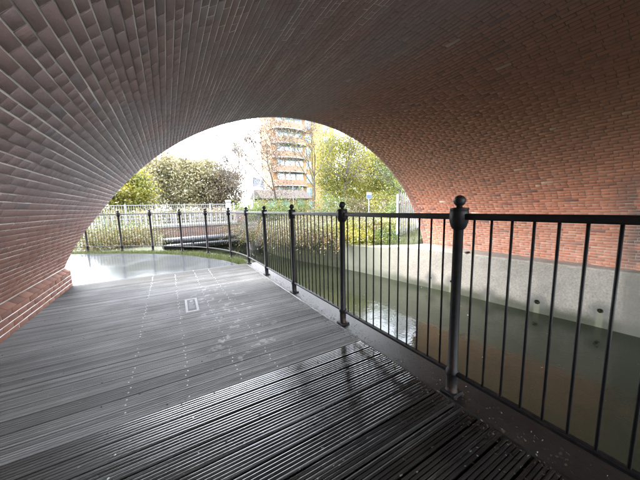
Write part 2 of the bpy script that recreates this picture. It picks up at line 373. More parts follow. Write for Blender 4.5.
# ------------------------------------------------------------------ decking: one grooved board after another
deck = bpy.data.objects.new('deck', None); COL.objects.link(deck); deck['kind'] = 'structure'; deck['label'] = 'grooved timber boardwalk under the arch'
X0, X1, PITCH_B = -1.66, 1.58, .1445
def board_mesh(wet):
    wb = .1335; ng = 6; step = wb/ng; gw = .0065 if wet else .0068; crown = .0007 if wet else .0012
    prof = [(-wb/2, -.028)]
    for k in range(ng):
        c = -wb/2+step*(k+.5); hw_ = step/2-gw/2+(.001 if k in (0, ng-1) else 0)
        for u in (-1, -.72, -.3, .3, .72, 1): prof.append((c+u*hw_, -crown*abs(u)**2.2))
        if k < ng-1: prof += [(c+hw_+.001, -.0085), (c+step-hw_-.001, -.0085)]
    prof += [(wb/2, -.028)]
    n = len(prof); V = [(X0, y, z) for y, z in prof]+[(X1, y, z) for y, z in prof]
    Fq = [(i, i+1, n+i+1, n+i) for i in range(n-1)]+[(n-1, 0, n, 2*n-1)]+[tuple(reversed(range(n))), tuple(range(n, 2*n))]
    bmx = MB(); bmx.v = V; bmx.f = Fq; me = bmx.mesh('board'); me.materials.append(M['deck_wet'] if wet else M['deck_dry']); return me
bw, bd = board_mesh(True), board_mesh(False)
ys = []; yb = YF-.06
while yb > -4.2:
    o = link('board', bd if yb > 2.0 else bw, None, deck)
    o.location = (random.uniform(-.008, .008), yb, random.uniform(-.002, .002)); o.rotation_euler = (random.uniform(-.012, .012), random.uniform(-.0006, .0006), random.uniform(-.0008, .0008))
    ys.append(yb); yb -= PITCH_B
sc = MB()
for xr in (-.365, .03, .40, .70):
    for y in ys:
        for s in (-.03, .03):
            if random.random() < (.75 if y > 1.9 else .25 if y > 1.2 else .08):
                cx, cy = xr+random.uniform(-.008, .008)+(.012 if s > 0 else 0), y+s
                sc.lathe([(.006, -.004), (.006, .0012), (.004, .002)], 6, (cx, cy, 0))
o = sc.build('screw_heads', M['screw'], deck); o['kind'] = 'stuff'; o['label'] = 'pale screw heads in rows along the boards'
MB().box(1.60, 1.88, -4.3, 6.5, -.35, -.012, .01).build('edge_beam', M['timber'], deck)
MB().box(X0, 1.58, -4.3, 6.42, -.095, -.034).build('sub_deck', M['timber'], deck)
# white plate fixed on the boards
sg = empty('floor_plate', 'small white rectangular plate with grey print on the boards', 'sign', (.195, 4.02, .0))
sg.rotation_euler.z = R(-1.5)
MB().box(-.082, .082, -.29, .29, .002, .007, .002).build('plate', M['plate'], sg)
MB().box(-.052, .052, -.235, .24, .0072, .009).build('printed_panel', M['plate_grey'], sg)
pr = MB().box(-.018, .022, .13, .185, .0092, .0105).build('white_symbol', M['plate'], sg)
ln = MB()
for k in range(5): ln.box(-.036, .036-.008*(k % 3), .07-.055*k, .085-.055*k, .0092, .010)
ln.build('print_lines', M['plate'], sg)

# ------------------------------------------------------------------ the brick arch bridge
bridge = empty('brick_bridge', 'old red brick arch bridge whose vault spans canal and boardwalk', 'bridge', (-1.62, YF, 0))
bridge.location = (0, 0, 0)
A_R, A_L = math.asin((-.12-ACZ)/AR), math.pi-math.asin((.32-ACZ)/AR)
lin = MB(); na = 160; RB = AR+.0032
def ease(a):                            # the towpath springing sits a little behind the plinth face
    u = min(1, max(0, (a-(math.pi-.64))/.27)); return .085*u*u*(3-2*u)
def arc(a, r): return ACX+(r+ease(a))*math.cos(a), ACZ+(r+ease(a))*math.sin(a)
AA0, AA1 = A_R-.09, A_L+.09
ptsA = [arc(AA0+(AA1-AA0)*i/na, AR+.0046) for i in range(na+1)]
for (xa, za), (xb, zb) in zip(ptsA, ptsA[1:]):
    lin.add([(xa, YN, za), (xa, YF-.004, za), (xb, YF-.004, zb), (xb, YN, zb)], [(0, 1, 2, 3)])
lin.build('mortar_bed', M['mortar'], bridge)
sp = MB(); ZT, XA, XB = 4.9, -9.0, 15.5
for Y in (YF, YN):
    for (xa, za), (xb, zb) in zip(ptsA, ptsA[1:]): sp.add([(xa, Y, za), (xb, Y, zb), (xb, Y, ZT), (xa, Y, ZT)], [(0, 1, 2, 3)])
    sp.add([(ptsA[-1][0], Y, -.6), (XA, Y, -.6), (XA, Y, ZT), (ptsA[-1][0], Y, ZT)], [(0, 1, 2, 3)])
    sp.add([(ptsA[0][0], Y, -1.6), (XB, Y, -1.6), (XB, Y, ZT), (ptsA[0][0], Y, ZT)], [(0, 1, 2, 3)])
sp.build('spandrel_wall', M['facing'], bridge)
MB().box(XA, XB, YN+.004, YF-.004, ZT-.3, ZT-.01).build('bridge_deck', M['road'], bridge)
for Y, s in ((YF, 1), (YN, -1)):
    MB().box(XA, XB, min(Y, Y-s*.4), max(Y, Y-s*.4), ZT, ZT+1.1).build('parapet', M['facing'], bridge)
    MB().box(XA-.05, XB+.05, min(Y+s*.06, Y-s*.46), max(Y+s*.06, Y-s*.46), ZT+1.1, ZT+1.24, .02).build('coping', M['coping'], bridge)

C_H, C_L = .0700, .225
def brick_block(n, ctr, nr, tn, ax, hw, hl, depth, proud, tint, rng):
    """n bricks; nr points out of the wall, tn across the course, ax along it."""
    ch = .0022
    sgn = np.array([(-1, -1), (1, -1), (1, 1), (-1, 1)], float)
    V = np.zeros((n, 12, 3))
    for i, (dz, ins) in enumerate(((-depth, 0), (-ch, 0), (0, ch))):
        for k in range(4):
            j = rng.normal(0, .0004, (n, 1))
            V[:, i*4+k] = ctr+nr*(proud[:, None]+dz+(j if i == 2 else 0))+tn*((hw-ins)*sgn[k, 0])[:, None]+ax*((hl-ins)*sgn[k, 1])[:, None]
    q = []
    for a in (0, 4):
        for k in range(4): q.append((a+k, a+(k+1) % 4, a+4+(k+1) % 4, a+4+k))
    q.append((8, 9, 10, 11))
    return V, np.array(q), tint
rng = np.random.default_rng(3)
NC = int(round((A_L-A_R)*AR/C_H)); dA = (A_L-A_R)/NC
ctr, nr, tn, hl, hw, pr_, ti = [], [], [], [], [], [], []
for c in range(NC):
    a = A_R+(c+.5)*dA; wob = float(np.clip(rng.normal(0, .0010), -.0014, .0014))
    n_ = np.array((-math.cos(a), 0, -math.sin(a))); t_ = np.array((-math.sin(a), 0, math.cos(a)))
    y = YF-.01; first = True
    jt = rng.uniform(.0075, .0115)
    header = (c % 4 == 1)
    while y > YN+.03:
        L = (.1025 if header else .215)+rng.normal(0, .002)
        if first: L = L*(.5 if (c % 2 and not header) else 1); first = False
        yc = y-L/2
        ctr.append(np.array((ACX, yc, ACZ))-n_*(AR+wob+ease(a))); nr.append(n_); tn.append(t_)
        hl.append(L/2); hw.append(C_H/2-jt/2+rng.normal(0, .0008)); pr_.append(float(np.clip(rng.normal(0, .0007), -.0012, .002)))
        v = .34+rng.beta(2.5, 2.5)*.34
        if rng.random() < .007: v = rng.uniform(.9, 1.0)
        if rng.random() < .04: v = rng.uniform(.05, .2)
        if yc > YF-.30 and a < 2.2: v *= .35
        ti.append(v); y -= L+rng.uniform(.007, .011)
# plinth at the foot of the towpath side: five courses, then a chamfered capping course
PX = -1.625
for c in range(4):
    z = -.02+.075*(c+.5); y = YF-.01; first = True
    while y > YN+.03:
        L = .215+rng.normal(0, .002)
        if first: L *= .5 if c % 2 else 1; first = False
        ctr.append(np.array((PX, y-L/2, z))); nr.append(np.array((1., 0, 0))); tn.append(np.array((0, 0, 1.)))
        hl.append(L/2); hw.append(.0315+rng.normal(0, .0008)); pr_.append(rng.normal(0, .002))
        ti.append(np.clip(rng.beta(2.2, 2.2)*.9+(.1 if rng.random() < .15 else 0), 0, 1)); y -= L+rng.uniform(.008, .011)
k45 = math.sqrt(.5); y = YF-.01
while y > YN+.03:
    L = .215+rng.normal(0, .002)
    ctr.append(np.array((PX-.035, y-L/2, .312))); nr.append(np.array((k45*.8, 0, .8))/np.linalg.norm((k45*.8, .8))); q = nr[-1]
    tn.append(np.array((-q[2], 0, q[0]))); hl.append(L/2); hw.append(.046); pr_.append(rng.normal(0, .002)); ti.append(rng.beta(2, 2)*.9); y -= L+.0095
ctr, nr, tn = map(np.array, (ctr, nr, tn)); hl, hw, pr_, ti = map(np.array, (hl, hw, pr_, ti)); nb = len(ctr)
ax = np.tile((0., 1., 0.), (nb, 1))
BV, BQ, _ = brick_block(nb, ctr, nr, tn, ax, hw, hl, .03, pr_, ti, rng)
# which bricks show largest in the photograph: those become parts of their own
d = BV[:, 8:12]-np.array((0, 0, CAM_H)); zz = d@np.array(fw); px = 512+F_PX*1.6*(d@np.array(rt))/np.maximum(zz, .05); py = 384-F_PX*1.6*(d@np.array(up))/np.maximum(zz, .05)
area = .5*np.abs(sum(px[:, i]*py[:, (i+1) % 4]-px[:, (i+1) % 4]*py[:, i] for i in range(4)))
ok = (zz.min(1) > .1) & (px.min(1) > 0) & (px.max(1) < 1024) & (py.min(1) > 0) & (py.max(1) < 768)
area = np.where(ok, area, 0); big = set(np.argsort(-area)[:300].tolist())
for i in sorted(big):
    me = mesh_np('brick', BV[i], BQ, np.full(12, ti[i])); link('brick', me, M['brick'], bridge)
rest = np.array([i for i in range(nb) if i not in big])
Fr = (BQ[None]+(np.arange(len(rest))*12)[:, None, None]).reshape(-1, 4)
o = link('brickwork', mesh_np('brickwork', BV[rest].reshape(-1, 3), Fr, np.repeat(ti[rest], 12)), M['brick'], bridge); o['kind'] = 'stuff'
o['label'] = 'remaining brick courses of the vault and plinth'
MB().box(-2.2, PX-.006, YN, YF-.004, -.4, .270).add([(PX-.02, YN, .272), (PX-.02, YF-.004, .272), (PX-.12, YF-.004, .335), (PX-.12, YN, .335)], [(0, 1, 2, 3)]).build('plinth_core', M['mortar'], bridge)
# bricks on the end of the plinth, facing the path
for c in range(4):
    for k in range(2):
        xx = PX-.008-.11-.225*k-(.055 if c % 2 else 0)
        MB().box(xx-.1, xx+.1 if k or not c % 2 else PX-.01, YF-.003, YF+.012, -.015+.075*c, .048+.075*c, .003).build('brick', M['facing'], bridge)

# ------------------------------------------------------------------ concrete canal wall with weep holes
def far_x(Y):
    for a, b in zip(far_edge, far_edge[1:]):
        if a.y <= Y <= b.y: return a.x+(b.x-a.x)*(Y-a.y)/(b.y-a.y)
    return 8.0
cw = empty('canal_wall', 'pale stained concrete retaining wall along the far side of the canal', 'wall')
wm = MB(); secs = []
Yw = YN+.0
ylist = [YN]+[YN+1.0*i for i in range(1, 13)]+[0+.25*i for i in range(0, 39)]
ylist = sorted(set(round(v, 3) for v in ylist if v <= 9.45))
for Y in ylist:
    fx = far_x(Y)-.03
    if Y < YF: back, zt = 8.30, -.095
    else: back, zt = fx+.55, -.095-.16*min(1, (Y-YF)/1.5)
    secs.append([(fx-.03, Y, -1.75), (fx, Y, zt-.03), (fx+.03, Y, zt), (back, Y, zt+.015), (back, Y, -1.75)])
n5 = 5
for s in secs: wm.v += s
for i in range(len(secs)-1):
    for k in range(n5): wm.f.append((i*5+k, (i+1)*5+k, (i+1)*5+(k+1) % 5, i*5+(k+1) % 5))
wm.f.append((0, 1, 2, 3, 4)); wm.f.append(tuple((len(secs)-1)*5+k for k in (4, 3, 2, 1, 0)))
hole_pos = [(far_x(y)-.035, y, z) for y, _, z in [(5.36, 0, -1.03), (4.72, 0, -1.02), (3.72, 0, -1.14), (2.66, 0, -1.09), (1.62, 0, -1.0)]]
M['canal'] = canal_concrete_material(hole_pos)
wme = wm.mesh('wall_face')
bmw = bmesh.new(); bmw.from_mesh(wme); bmesh.ops.recalc_face_normals(bmw, faces=bmw.faces[:]); bmw.to_mesh(wme); bmw.free()
wall = link('wall_face', wme, M['canal'], cw)
cut = MB()
for i, (hx, hy, hz) in enumerate(hole_pos):
    r = (.034, .042, .04, .058, .05)[i]
    cut.tube([(hx-.2, hy, hz), (hx+.16, hy, hz+.01)], r, 12)
co = cut.build('cutter', M['canal'])
bm2 = bmesh.new(); bm2.from_mesh(co.data); bmesh.ops.recalc_face_normals(bm2, faces=bm2.faces[:]); bm2.to_mesh(co.data); bm2.free()
md = wall.modifiers.new('b', 'BOOLEAN'); md.object = co; md.operation = 'DIFFERENCE'; md.solver = 'EXACT'
bpy.context.view_layer.update()
dg = bpy.context.evaluated_depsgraph_get(); nm = bpy.data.meshes.new_from_object(wall.evaluated_get(dg))
wall.modifiers.clear(); wall.data = nm; nm.name = 'wall_face'; bpy.data.objects.remove(co, do_unlink=True)
for i, (hx, hy, hz) in enumerate(hole_pos):
    r = (.034, .042, .04, .058, .05)[i]
    pts = []; rim = MB(); n = 14
    ring = [(r*.82, -.012), (r*.82, .06), (r*1.12, .06), (r*1.12, -.012)]
    for q, (rr, dx) in enumerate(ring):
        for k in range(n): t = 2*math.pi*k/n; rim.v.append((hx+.018+dx, hy+rr*math.cos(t), hz+rr*math.sin(t)))
    for q in range(4):
        for k in range(n): rim.f.append((q*n+k, q*n+(k+1) % n, ((q+1) % 4)*n+(k+1) % n, ((q+1) % 4)*n+k))
    rim.build('drain_rim', M['timber'], cw)
MB().tube([(7.42, 4.36, -.07), (7.58, 4.34, -.07)], .028, 8).build('drain_spout', M['timber'], cw)

# ------------------------------------------------------------------ railing
rail = empty('metal_railing', 'black metal railing with ball topped posts along the water edge', 'railing', (1.668, 1.034, 0))
inv = Vector((-1.668, -1.034, 0))
H_R = 1.259
post_me = MB().lathe([(.042, -.02), (.042, .012), (.036, .02), (.036, .125), (.044, .14), (.044, .165), (.033, .18), (.031, .60), (.031, H_R-.085), (.034, H_R-.08)], 14).mesh('post', True)
col_me = MB().lathe([(.034, -.085), (.046, -.07), (.057, -.035), (.060, 0), (.058, .025), (.056, .045), (.058, .047), (.058, .056), (.024, .060)], 16).mesh('collar', True)
fin_me = MB().lathe([(.020, .055), (.018, .07)]+[(.0375*math.sin(t), .103-.0375*math.cos(t)) for t in [R(a) for a in range(30, 181, 15)]], 16).mesh('finial', True)
foot_me = MB().box(-.055, .055, -.055, .055, -.012, .012, .004).mesh('base_plate')
for me in (post_me, col_me, fin_me, foot_me): me.materials.append(M['iron'])
def local(p): return Vector(p)+inv
for i, (x, y) in enumerate(post_xy):
    po = link('post', post_me, None, rail); po.location = local((x, y, 0))
    if i < 11:
        po.rotation_euler = (random.uniform(-.004, .004), random.uniform(-.004, .004), 0)
        for nm_, me in (('collar', col_me), ('finial', fin_me)):
            q = link(nm_, me, None, po); q.location = (0, 0, H_R)
        link('base_plate', foot_me, None, po)
    else:
        for nm_, me in (('collar', col_me), ('finial', fin_me)):
            q = link(nm_, me, None, po); q.location = (0, 0, H_R)
bar_me = MB().tube([(0, 0, .155), (0, 0, H_R)], .0072, 6).mesh('bar', True); bar_me.materials.append(M['iron'])
for i in range(len(post_xy)-1):
    seg = rail_c[i*6:(i+1)*6+1]
    straight = i < 7
    if straight: seg = [seg[0], seg[-1]]
    top = MB(); bot = MB()
    for mbx, z0, z1, hwid in ((top, H_R-.020, H_R+.020, .021), (bot, .140, .168, .018)):
        ring = []
        for k, p in enumerate(seg):
            dd = (seg[min(k+1, len(seg)-1)]-seg[max(k-1, 0)]).normalized(); nn = Vector((-dd.y, dd.x, 0))
            c = .006; b = len(mbx.v)
            for (o_, z) in ((-hwid, z0+c), (-hwid, z1-c), (-hwid+c, z1), (hwid-c, z1), (hwid, z1-c), (hwid, z0+c), (hwid-c, z0), (-hwid+c, z0)):
                mbx.v.append(tuple(local(p+nn*o_+Vector((0, 0, z)))))
        for k in range(len(seg)-1):
            for j in range(8): mbx.f.append((k*8+j, k*8+(j+1) % 8, (k+1)*8+(j+1) % 8, (k+1)*8+j))
    top.build('top_rail', M['iron'], rail); bot.build('bottom_rail', M['iron'], rail)
    seg = rail_c[i*6:(i+1)*6+1]
    a, b = Vector(seg[0]), Vector(seg[-1]); nbar = max(8, round((b-a).length/.1035)-1)
    for k in range(nbar):
        t = (k+1)/(nbar+1); f = t*6; j = min(int(f), 5); p = seg[j].lerp(seg[j+1], f-j) if not straight else a.lerp(b, t)
        q = link('bar', bar_me, None, rail); q.location = local((p.x, p.y, 0)); q.rotation_euler.x = random.uniform(-.0015, .0015)

# ------------------------------------------------------------------ vegetation makers
class Veg:
    def __init__(s, seed, rmin=.004): s.rmin = rmin; s.r = random.Random(seed); s.mb = MB(); s.tips = []; s.np = np.random.default_rng(seed)
    def grow(s, p, d, L, r, depth, maxd, spread=.7, kids=4, droop=0.0, wig=.18, lift=.12, shrink=.62):
        R_ = s.r; n = 5 if depth < 2 else 4; pts = [p]; rad = [r]; q = p.copy(); dd = d.copy()
        for i in range(n):
            dd = (dd+Vector((R_.gauss(0, wig), R_.gauss(0, wig), R_.gauss(0, wig)+(lift if depth else .1)-droop*depth*(i/n)))).normalized()
            q = q+dd*(L/n); pts.append(q.copy()); rad.append(max(s.rmin, r*(1-(i+1)/n*(.6 if depth < maxd else .85))))
        s.mb.tube(pts, rad, 7 if depth == 0 else 4 if depth < 3 else 3, caps=False)
        if depth >= maxd-1: s.tips += [(a, dd) for a in pts[1:]]
        if depth < maxd:
            k = kids if depth else kids+2
            for j in range(k):
                f = R_.uniform(.35 if depth == 0 else .2, 1.0); idx = min(n-1, int(f*n)); base = pts[idx].lerp(pts[idx+1], f*n-idx)
                az = R_.uniform(0, 2*math.pi); side = (dd.orthogonal().normalized()); side.rotate(Matrix.Rotation(az, 3, dd))
                nd = (dd*(1-spread*.6)+side*spread).normalized()
                s.grow(base, nd, L*shrink*R_.uniform(.75, 1.2)*(1.15-f*.35), max(.005, rad[idx]*.6), depth+1, maxd, spread, kids, droop, wig, lift, shrink)
    def leaves_at(s, pts, per, size, jit, aspect=.6, hang=0.0):
        P = np.repeat(np.array([tuple(p) for p in pts]), per, axis=0); n = len(P)
        P = P+s.np.normal(0, jit, (n, 3)); return leaf_mesh(P, size, s.np, aspect, hang)
def leaf_mesh(P, size, rg, aspect=.6, hang=0.0):
    n = len(P); d = rg.normal(0, 1, (n, 3)); d[:, 2] -= hang; d /= np.linalg.norm(d, axis=1)[:, None]
    e = np.cross(d, rg.normal(0, 1, (n, 3))); e /= np.linalg.norm(e, axis=1)[:, None]
    nn = np.cross(d, e); s = size*rg.uniform(.55, 1.35, (n, 1))
    V = np.stack([P-d*s*.5, P+e*s*aspect*.5+nn*s*.08, P+d*s*.5, P-e*s*aspect*.5+nn*s*.08], 1).reshape(-1, 3)
    F_ = np.arange(n*4).reshape(n, 4)
    base = rg.beta(2, 2, n)
    return V, F_, np.repeat(base, 4)
def clump_tint(V, T, rg, amp=.3, scale=1.2):   # neighbouring leaves share a hue
    ph = rg.uniform(0, 6, 6); q = V/scale
    c = np.sin(q[:, 0]*1.7+ph[0])+np.sin(q[:, 1]*1.9+ph[1]+q[:, 2])+np.sin(q[:, 2]*2.3+ph[2]+q[:, 0]*.7)
    return np.clip(T+amp*c/2.2*.5, 0, 1)
def tree(name, label, loc, h, bark, leaf, seed, maxd=3, kids=4, spread=.75, per=3, size=.16, jit=.22, trunk=.4, r=None, droop=0.0, lift=.12, lean=(0, 0), group=None, shrink=.62, hang=0.0, cat='tree', wig=.18, clumps=None):
    t = empty(name, label, cat, loc, group); v = Veg(seed, max(.004, loc[1]*(.0005 if not per else .0006)))
    v.grow(Vector((0, 0, -.2)), Vector((lean[0], lean[1], 1)).normalized(), h*trunk, r or h*.02, 0, maxd, spread, kids, droop, wig, lift, shrink)
    # scale so that the crown reaches the asked height
    zmax = max(q[2] for q in v.mb.v); k = h/zmax
    v.mb.v = [(a*k, b*k, c*k) for a, b, c in v.mb.v]
    v.mb.build('trunk', M[bark], t)
    if leaf and per:
        V, F_, T = v.leaves_at([p*k for p, _ in v.tips], per, size, jit, .6, hang)
        if clumps:
            nc, rx, z0, nl = clumps; rg = v.np
            u = rg.normal(0, 1, (nc, 3)); u /= np.linalg.norm(u, axis=1)[:, None]; u *= rg.uniform(.35, 1, (nc, 1))**.5
            C_ = u*np.array((rx, rx, (h-z0)/2))*.9+np.array((0, 0, (h+z0)/2)); cr = rg.uniform(.09, .2, nc)*h
            P = np.repeat(C_, nl, 0)+rg.normal(0, 1, (nc*nl, 3))*np.repeat(cr, nl)[:, None]*np.array((.62, .62, .42))
            P = P[P[:, 2] > .1]
            V2, F2, T2 = leaf_mesh(P, size, rg, .6, hang); V, T = np.concatenate([V, V2]), np.concatenate([T, T2]); F_ = np.arange(len(V)).reshape(-1, 4)
        T = clump_tint(V, T, v.np, .5, h*.16)
        link('crown', mesh_np('crown', V, F_, T), M[leaf], t)
    return t
def bush(name, label, loc, rx, ry, h, leaf, stem, seed, ns=60, nl=2500, size=.07, cat='bush', group=None, arch=.5, drop=0.0):
    t = empty(name, label, cat, loc, group); rg = np.random.default_rng(seed); R_ = random.Random(seed); mb = MB(); tips = []
    for i in range(ns):
        bx, by = R_.uniform(-1, 1)*rx*.75, R_.uniform(-1, 1)*ry*.75; az = R_.uniform(0, 6.28); L = h*R_.uniform(.55, 1.15)
        d = Vector((math.cos(az)*.45+bx/rx*.3, math.sin(az)*.45+by/ry*.3, 1)).normalized(); p = Vector((bx, by, -.1)); pts = [p.copy()]
        for k in range(6):
            d = (d+Vector((math.cos(az)*arch*.3, math.sin(az)*arch*.3, -arch*.22*k*.6))+Vector((R_.gauss(0, .1), R_.gauss(0, .1), R_.gauss(0, .1)))).normalized(); p = p+d*(L/6); pts.append(p.copy())
        pts = [Vector((q.x, q.y, q.z)) for q in pts]
        mb.tube(pts, [.012*(1-.12*k) for k in range(7)], 3, caps=False); tips += pts[1:]
    mb.build('stems', M[stem], t)
    idx = rg.integers(0, len(tips), nl); P = np.array([tuple(q) for q in tips])[idx]+rg.normal(0, (.16*rx/1.0+.05, .16*ry+.05, .12*h), (nl, 3))
    P[:, 2] = np.maximum(P[:, 2], .02-drop)
    V, F_, T = leaf_mesh(P, size, rg, .55); T = clump_tint(V, T, rg, .45, .5)
    link('foliage', mesh_np('foliage', V, F_, T), M[leaf], t)
    return t

# ------------------------------------------------------------------ pipes and the road bridge beyond
for nm_, lb, y, z, r, xa, xb in (('water_pipe', 'upper of two black pipes crossing the canal behind the railing', 16.7, -.36, .185, -3.2, 4.95), ('water_pipe', 'lower and thinner of two black pipes crossing the canal', 17.2, -.74, .15, -3.0, 4.75)):
    t = empty(nm_, lb, 'pipe', (0, y, z), 'pipes across the canal')
    MB().tube([(xa, 0, 0), (xb, .05, .03)], r, 18).build('pipe_barrel', M['pipe'], t, True)
    for k in range(3):
        x = xa+.9+(xb-xa-1.2)*k/2.0; MB().tube([(x-.05, .01, .01), (x+.05, .01, .01)], r+.035, 18).build('flange', M['pipe'], t)
    MB().box(xb-.12, xb+.35, -.35, .4, -.7, r+.08, .03).build('anchor_block', M['coping'], t)
rb = empty('road_bridge', 'low red brick road bridge with pale coping and dark culvert', 'bridge', (0, 19.3, 0))
b = MB(); YB = 0
b.box(-22, -.3, 0, .9, -1.7, .26); b.box(-.3, 5.2, 0, .9, -.62, .26); b.box(5.2, 5.9, 0, .9, -1.7, .26)
b.build('brick_wall', M['roadbrick'], rb)
MB().box(-22, 5.15, -.07, .55, .262, .43, .02).build('coping', M['coping'], rb)
MB().box(-.32, 5.22, .9, 8, -.62, .2).build('culvert_roof', M['roadbrick'], rb)
for xx in (-.32, 5.2): MB().box(xx, xx+.02, .9, 8, -1.7, -.62).build('culvert_side', M['roadbrick'], rb)
MB().box(-.3, 5.2, 8, 8.1, -1.7, .2).build('culvert_end', M['roadbrick'], rb)
MB().box(4.30, 4.98, -.12, .5, .43, 1.12, .01).build('end_pier', M['roadbrick'], rb)
MB().box(4.22, 5.06, -.18, .56, 1.12, 1.24, .02).build('pier_cap', M['pipe'], rb)
def fence(name, label, x0, x1, y, z0, z1, pitch, npost, rails, mat, bw=.03):
    t = empty(name, label, 'fence', (x0, y, z0)); L = x1-x0; h = z1-z0
    for k in range(npost+1): MB().box(L*k/npost-.035, L*k/npost+.035, -.03, .03, 0, h+.04, .006).build('post', M[mat], t)
    for zr in rails: MB().box(.03, L-.03, -.02, .02, zr*h-.02, zr*h+.02).build('rail', M[mat], t)
    me = MB().box(-bw/2, bw/2, -.008, .008, .02, h-.01).mesh('pale'); me.materials.append(M[mat]); n = int(L/pitch)
    for k in range(1, n):
        if min((k*pitch) % (L/npost), L/npost-(k*pitch) % (L/npost)) > .05: link('pale', me, None, t).location = (k*pitch, -.03, 0)
    return t
fence('lattice_fence', 'low white lattice fence standing on the road bridge coping', -6.0, 3.55, 19.42, .43, 1.16, .27, 6, (.04, .34, .64, .96), 'white', .075)
fence('mesh_fence', 'taller pale grey fence behind the white lattice fence', -9.3, 4.6, 21.4, .28, 1.80, .13, 8, (.06, .97), 'offwhite', .018)
t = empty('white_pillar', 'square white gate pillar at the end of the lattice fence', 'pillar', (3.80, 19.35, .43))
MB().box(-.14, .14, -.12, .16, 0, 1.42, .012).build('shaft', M['white'], t); MB().box(-.18, .18, -.16, .20, 1.42, 1.56, .02).build('cap', M['white'], t)

# ------------------------------------------------------------------ buildings
ab = empty('apartment_building', 'tall buff apartment tower with stacked curved brown balconies', 'building', (0, 55, .6))
BX0, BX1, FL = 20.3, 36.5, 3.0
MB().box(BX0, 30.3, 0, 7, 0, 28).build('wall', M['orange'], ab)
MB().box(30.3, 33.0, -.5, 7, 0, 28.4).build('tower_panel', M['buff'], ab)
MB().box(33.0, BX1, 0, 7, 0, 28).build('wall', M['buff'], ab)
MB().box(BX0-.2, BX1+.2, -.6, 7.2, 28.4, 28.9).build('roof', M['slab'], ab)
z_b = 11.3-.6
for fl in range(-3, 6):
    zc = z_b+FL*fl                    # middle of the glazing on this floor
    if zc < 1: continue
    # curved balcony: slab and solid front
    def half(x): return 2.0*math.sqrt(max(0, 1-((x-24.6)/4.2)**2))
    xs = [20.4+8.4*i/20 for i in range(21)]
    fr = MB(); sl_ = MB()
    for a, c in zip(xs, xs[1:]):
        ya, yc = -half(a)-.02, -half(c)-.02
        fr.add([(a, ya, zc-2.0), (c, yc, zc-2.0), (c, yc, zc-.85), (a, ya, zc-.85), (a, ya+.12, zc-2.0), (c, yc+.12, zc-2.0), (c, yc+.12, zc-.85), (a, ya+.12, zc-.85)], [(0, 1, 2, 3), (7, 6, 5, 4), (3, 2, 6, 7), (0, 4, 5, 1)])
        sl_.add([(a, ya-.06, zc-2.2), (c, yc-.06, zc-2.2), (c, yc-.06, zc-2.0), (a, ya-.06, zc-2.0), (a, .0, zc-2.2), (c, .0, zc-2.2), (c, .0, zc-2.0), (a, .0, zc-2.0)], [(0, 1, 2, 3), (3, 2, 6, 7), (0, 4, 5, 1)])
    bal = fr.build('balcony', M['balcony'], ab); sl_.build('balcony_slab', M['slab'], bal)
    for wx, ww in ((22.4, 1.5), (24.6, 2.2), (26.9, 1.6), (29.3, 1.3), (34.2, 1.5)):
        wz = zc-.1 if wx < 28 else zc-.3
        wd = MB().box(wx-ww/2-.1, wx+ww/2+.1, -.06, .0, wz-.95, wz+.95).box(wx-.04, wx+.04, -.09, -.06, wz-.9, wz+.9).build('window', M['white'], ab)
        for s in (-1, 1):
            MB().box(min(wx+s*.06, wx+s*ww/2), max(wx+s*.06, wx+s*ww/2), -.085, -.062, wz-.05 if wx > 28 else wz-.88, wz+.88).build('pane', M['glass'], wd)
            if wx > 28: MB().box(min(wx+s*.06, wx+s*ww/2), max(wx+s*.06, wx+s*ww/2), -.085, -.062, wz-.88, wz-.12).build('panel', M['blue'], wd)
lb = empty('low_building', 'single storey orange brick building with brown pitched roof', 'building', (17.2, 40, .5))
MB().box(-4, 4, 0, 6, 0, 2.5).build('wall', M['orange'], lb)
rf = MB(); rf.add([(-4.5, -.5, 2.4), (4.5, -.5, 2.4), (4.5, 3, 4.0), (-4.5, 3, 4.0), (4.5, 6.5, 2.4), (-4.5, 6.5, 2.4), (-4.5, -.5, 2.25), (4.5, -.5, 2.25)], [(0, 1, 2, 3), (3, 2, 4, 5), (6, 7, 1, 0), (1, 4, 2), (0, 3, 5)]); rf.build('roof', M['roof'], lb)
for wx in (-2.7, -.3, 2.4):
    wd = MB().box(wx-.6, wx+.6, -.05, 0, .9, 2.1).build('window', M['white'], lb); MB().box(wx-.5, wx+.5, -.07, -.05, 1.0, 2.0).build('pane', M['glass'], wd)
def pole(name, label, x, y, Yd, ztop, fl):
    p = at(x, 205, Yd); t = empty(name, label, 'flagpole' if fl else 'post', (p.x, Yd, .4))
    MB().tube([(0, 0, 0), (0, 0, ztop-.4)], [.07, .05], 8).build('shaft', M['white'], t)
    if fl:
        f = MB(); nx, nz = 10, 6; W, Hh = 1.5, 1.05
        for s in (0, .02):
            for i in range(nx+1):
                for j in range(nz+1):
                    u, v_ = i/nx, j/nz; f.v.append((.05+u*W*.85, .14*math.sin(u*7)*u+s, ztop-.5-Hh*v_-.35*u*u))
        n1 = (nx+1)*(nz+1)
        for i in range(nx):
            for j in range(nz):
                a = i*(nz+1)+j; f.f += [(a, a+1, a+nz+2, a+nz+1), (n1+a, n1+a+nz+1, n1+a+nz+2, n1+a+1)]
        f.build('flag', M['flag'], t, True)
    else: MB().lathe([(.09, 0), (.09, .1), (.02, .16)], 8, (0, 0, ztop-.4)).build('cap', M['white'], t)
    return t
pole('flagpole', 'white flagpole with drooping pale flag above the hedge', 254.3, 0, 30, 5.0, True)
pole('white_post', 'plain thin white post before the low brown roofed building', 293.6, 0, 30, 4.3, False)
p = at(369, 196, 15.5); t = empty('road_sign', 'blue and white square road sign among the yellow trees', 'sign', (p.x, p.y, .5))
MB().tube([(0, .03, 0), (0, .03, p.z-.3)], .03, 8).build('pole', M['steel'], t)
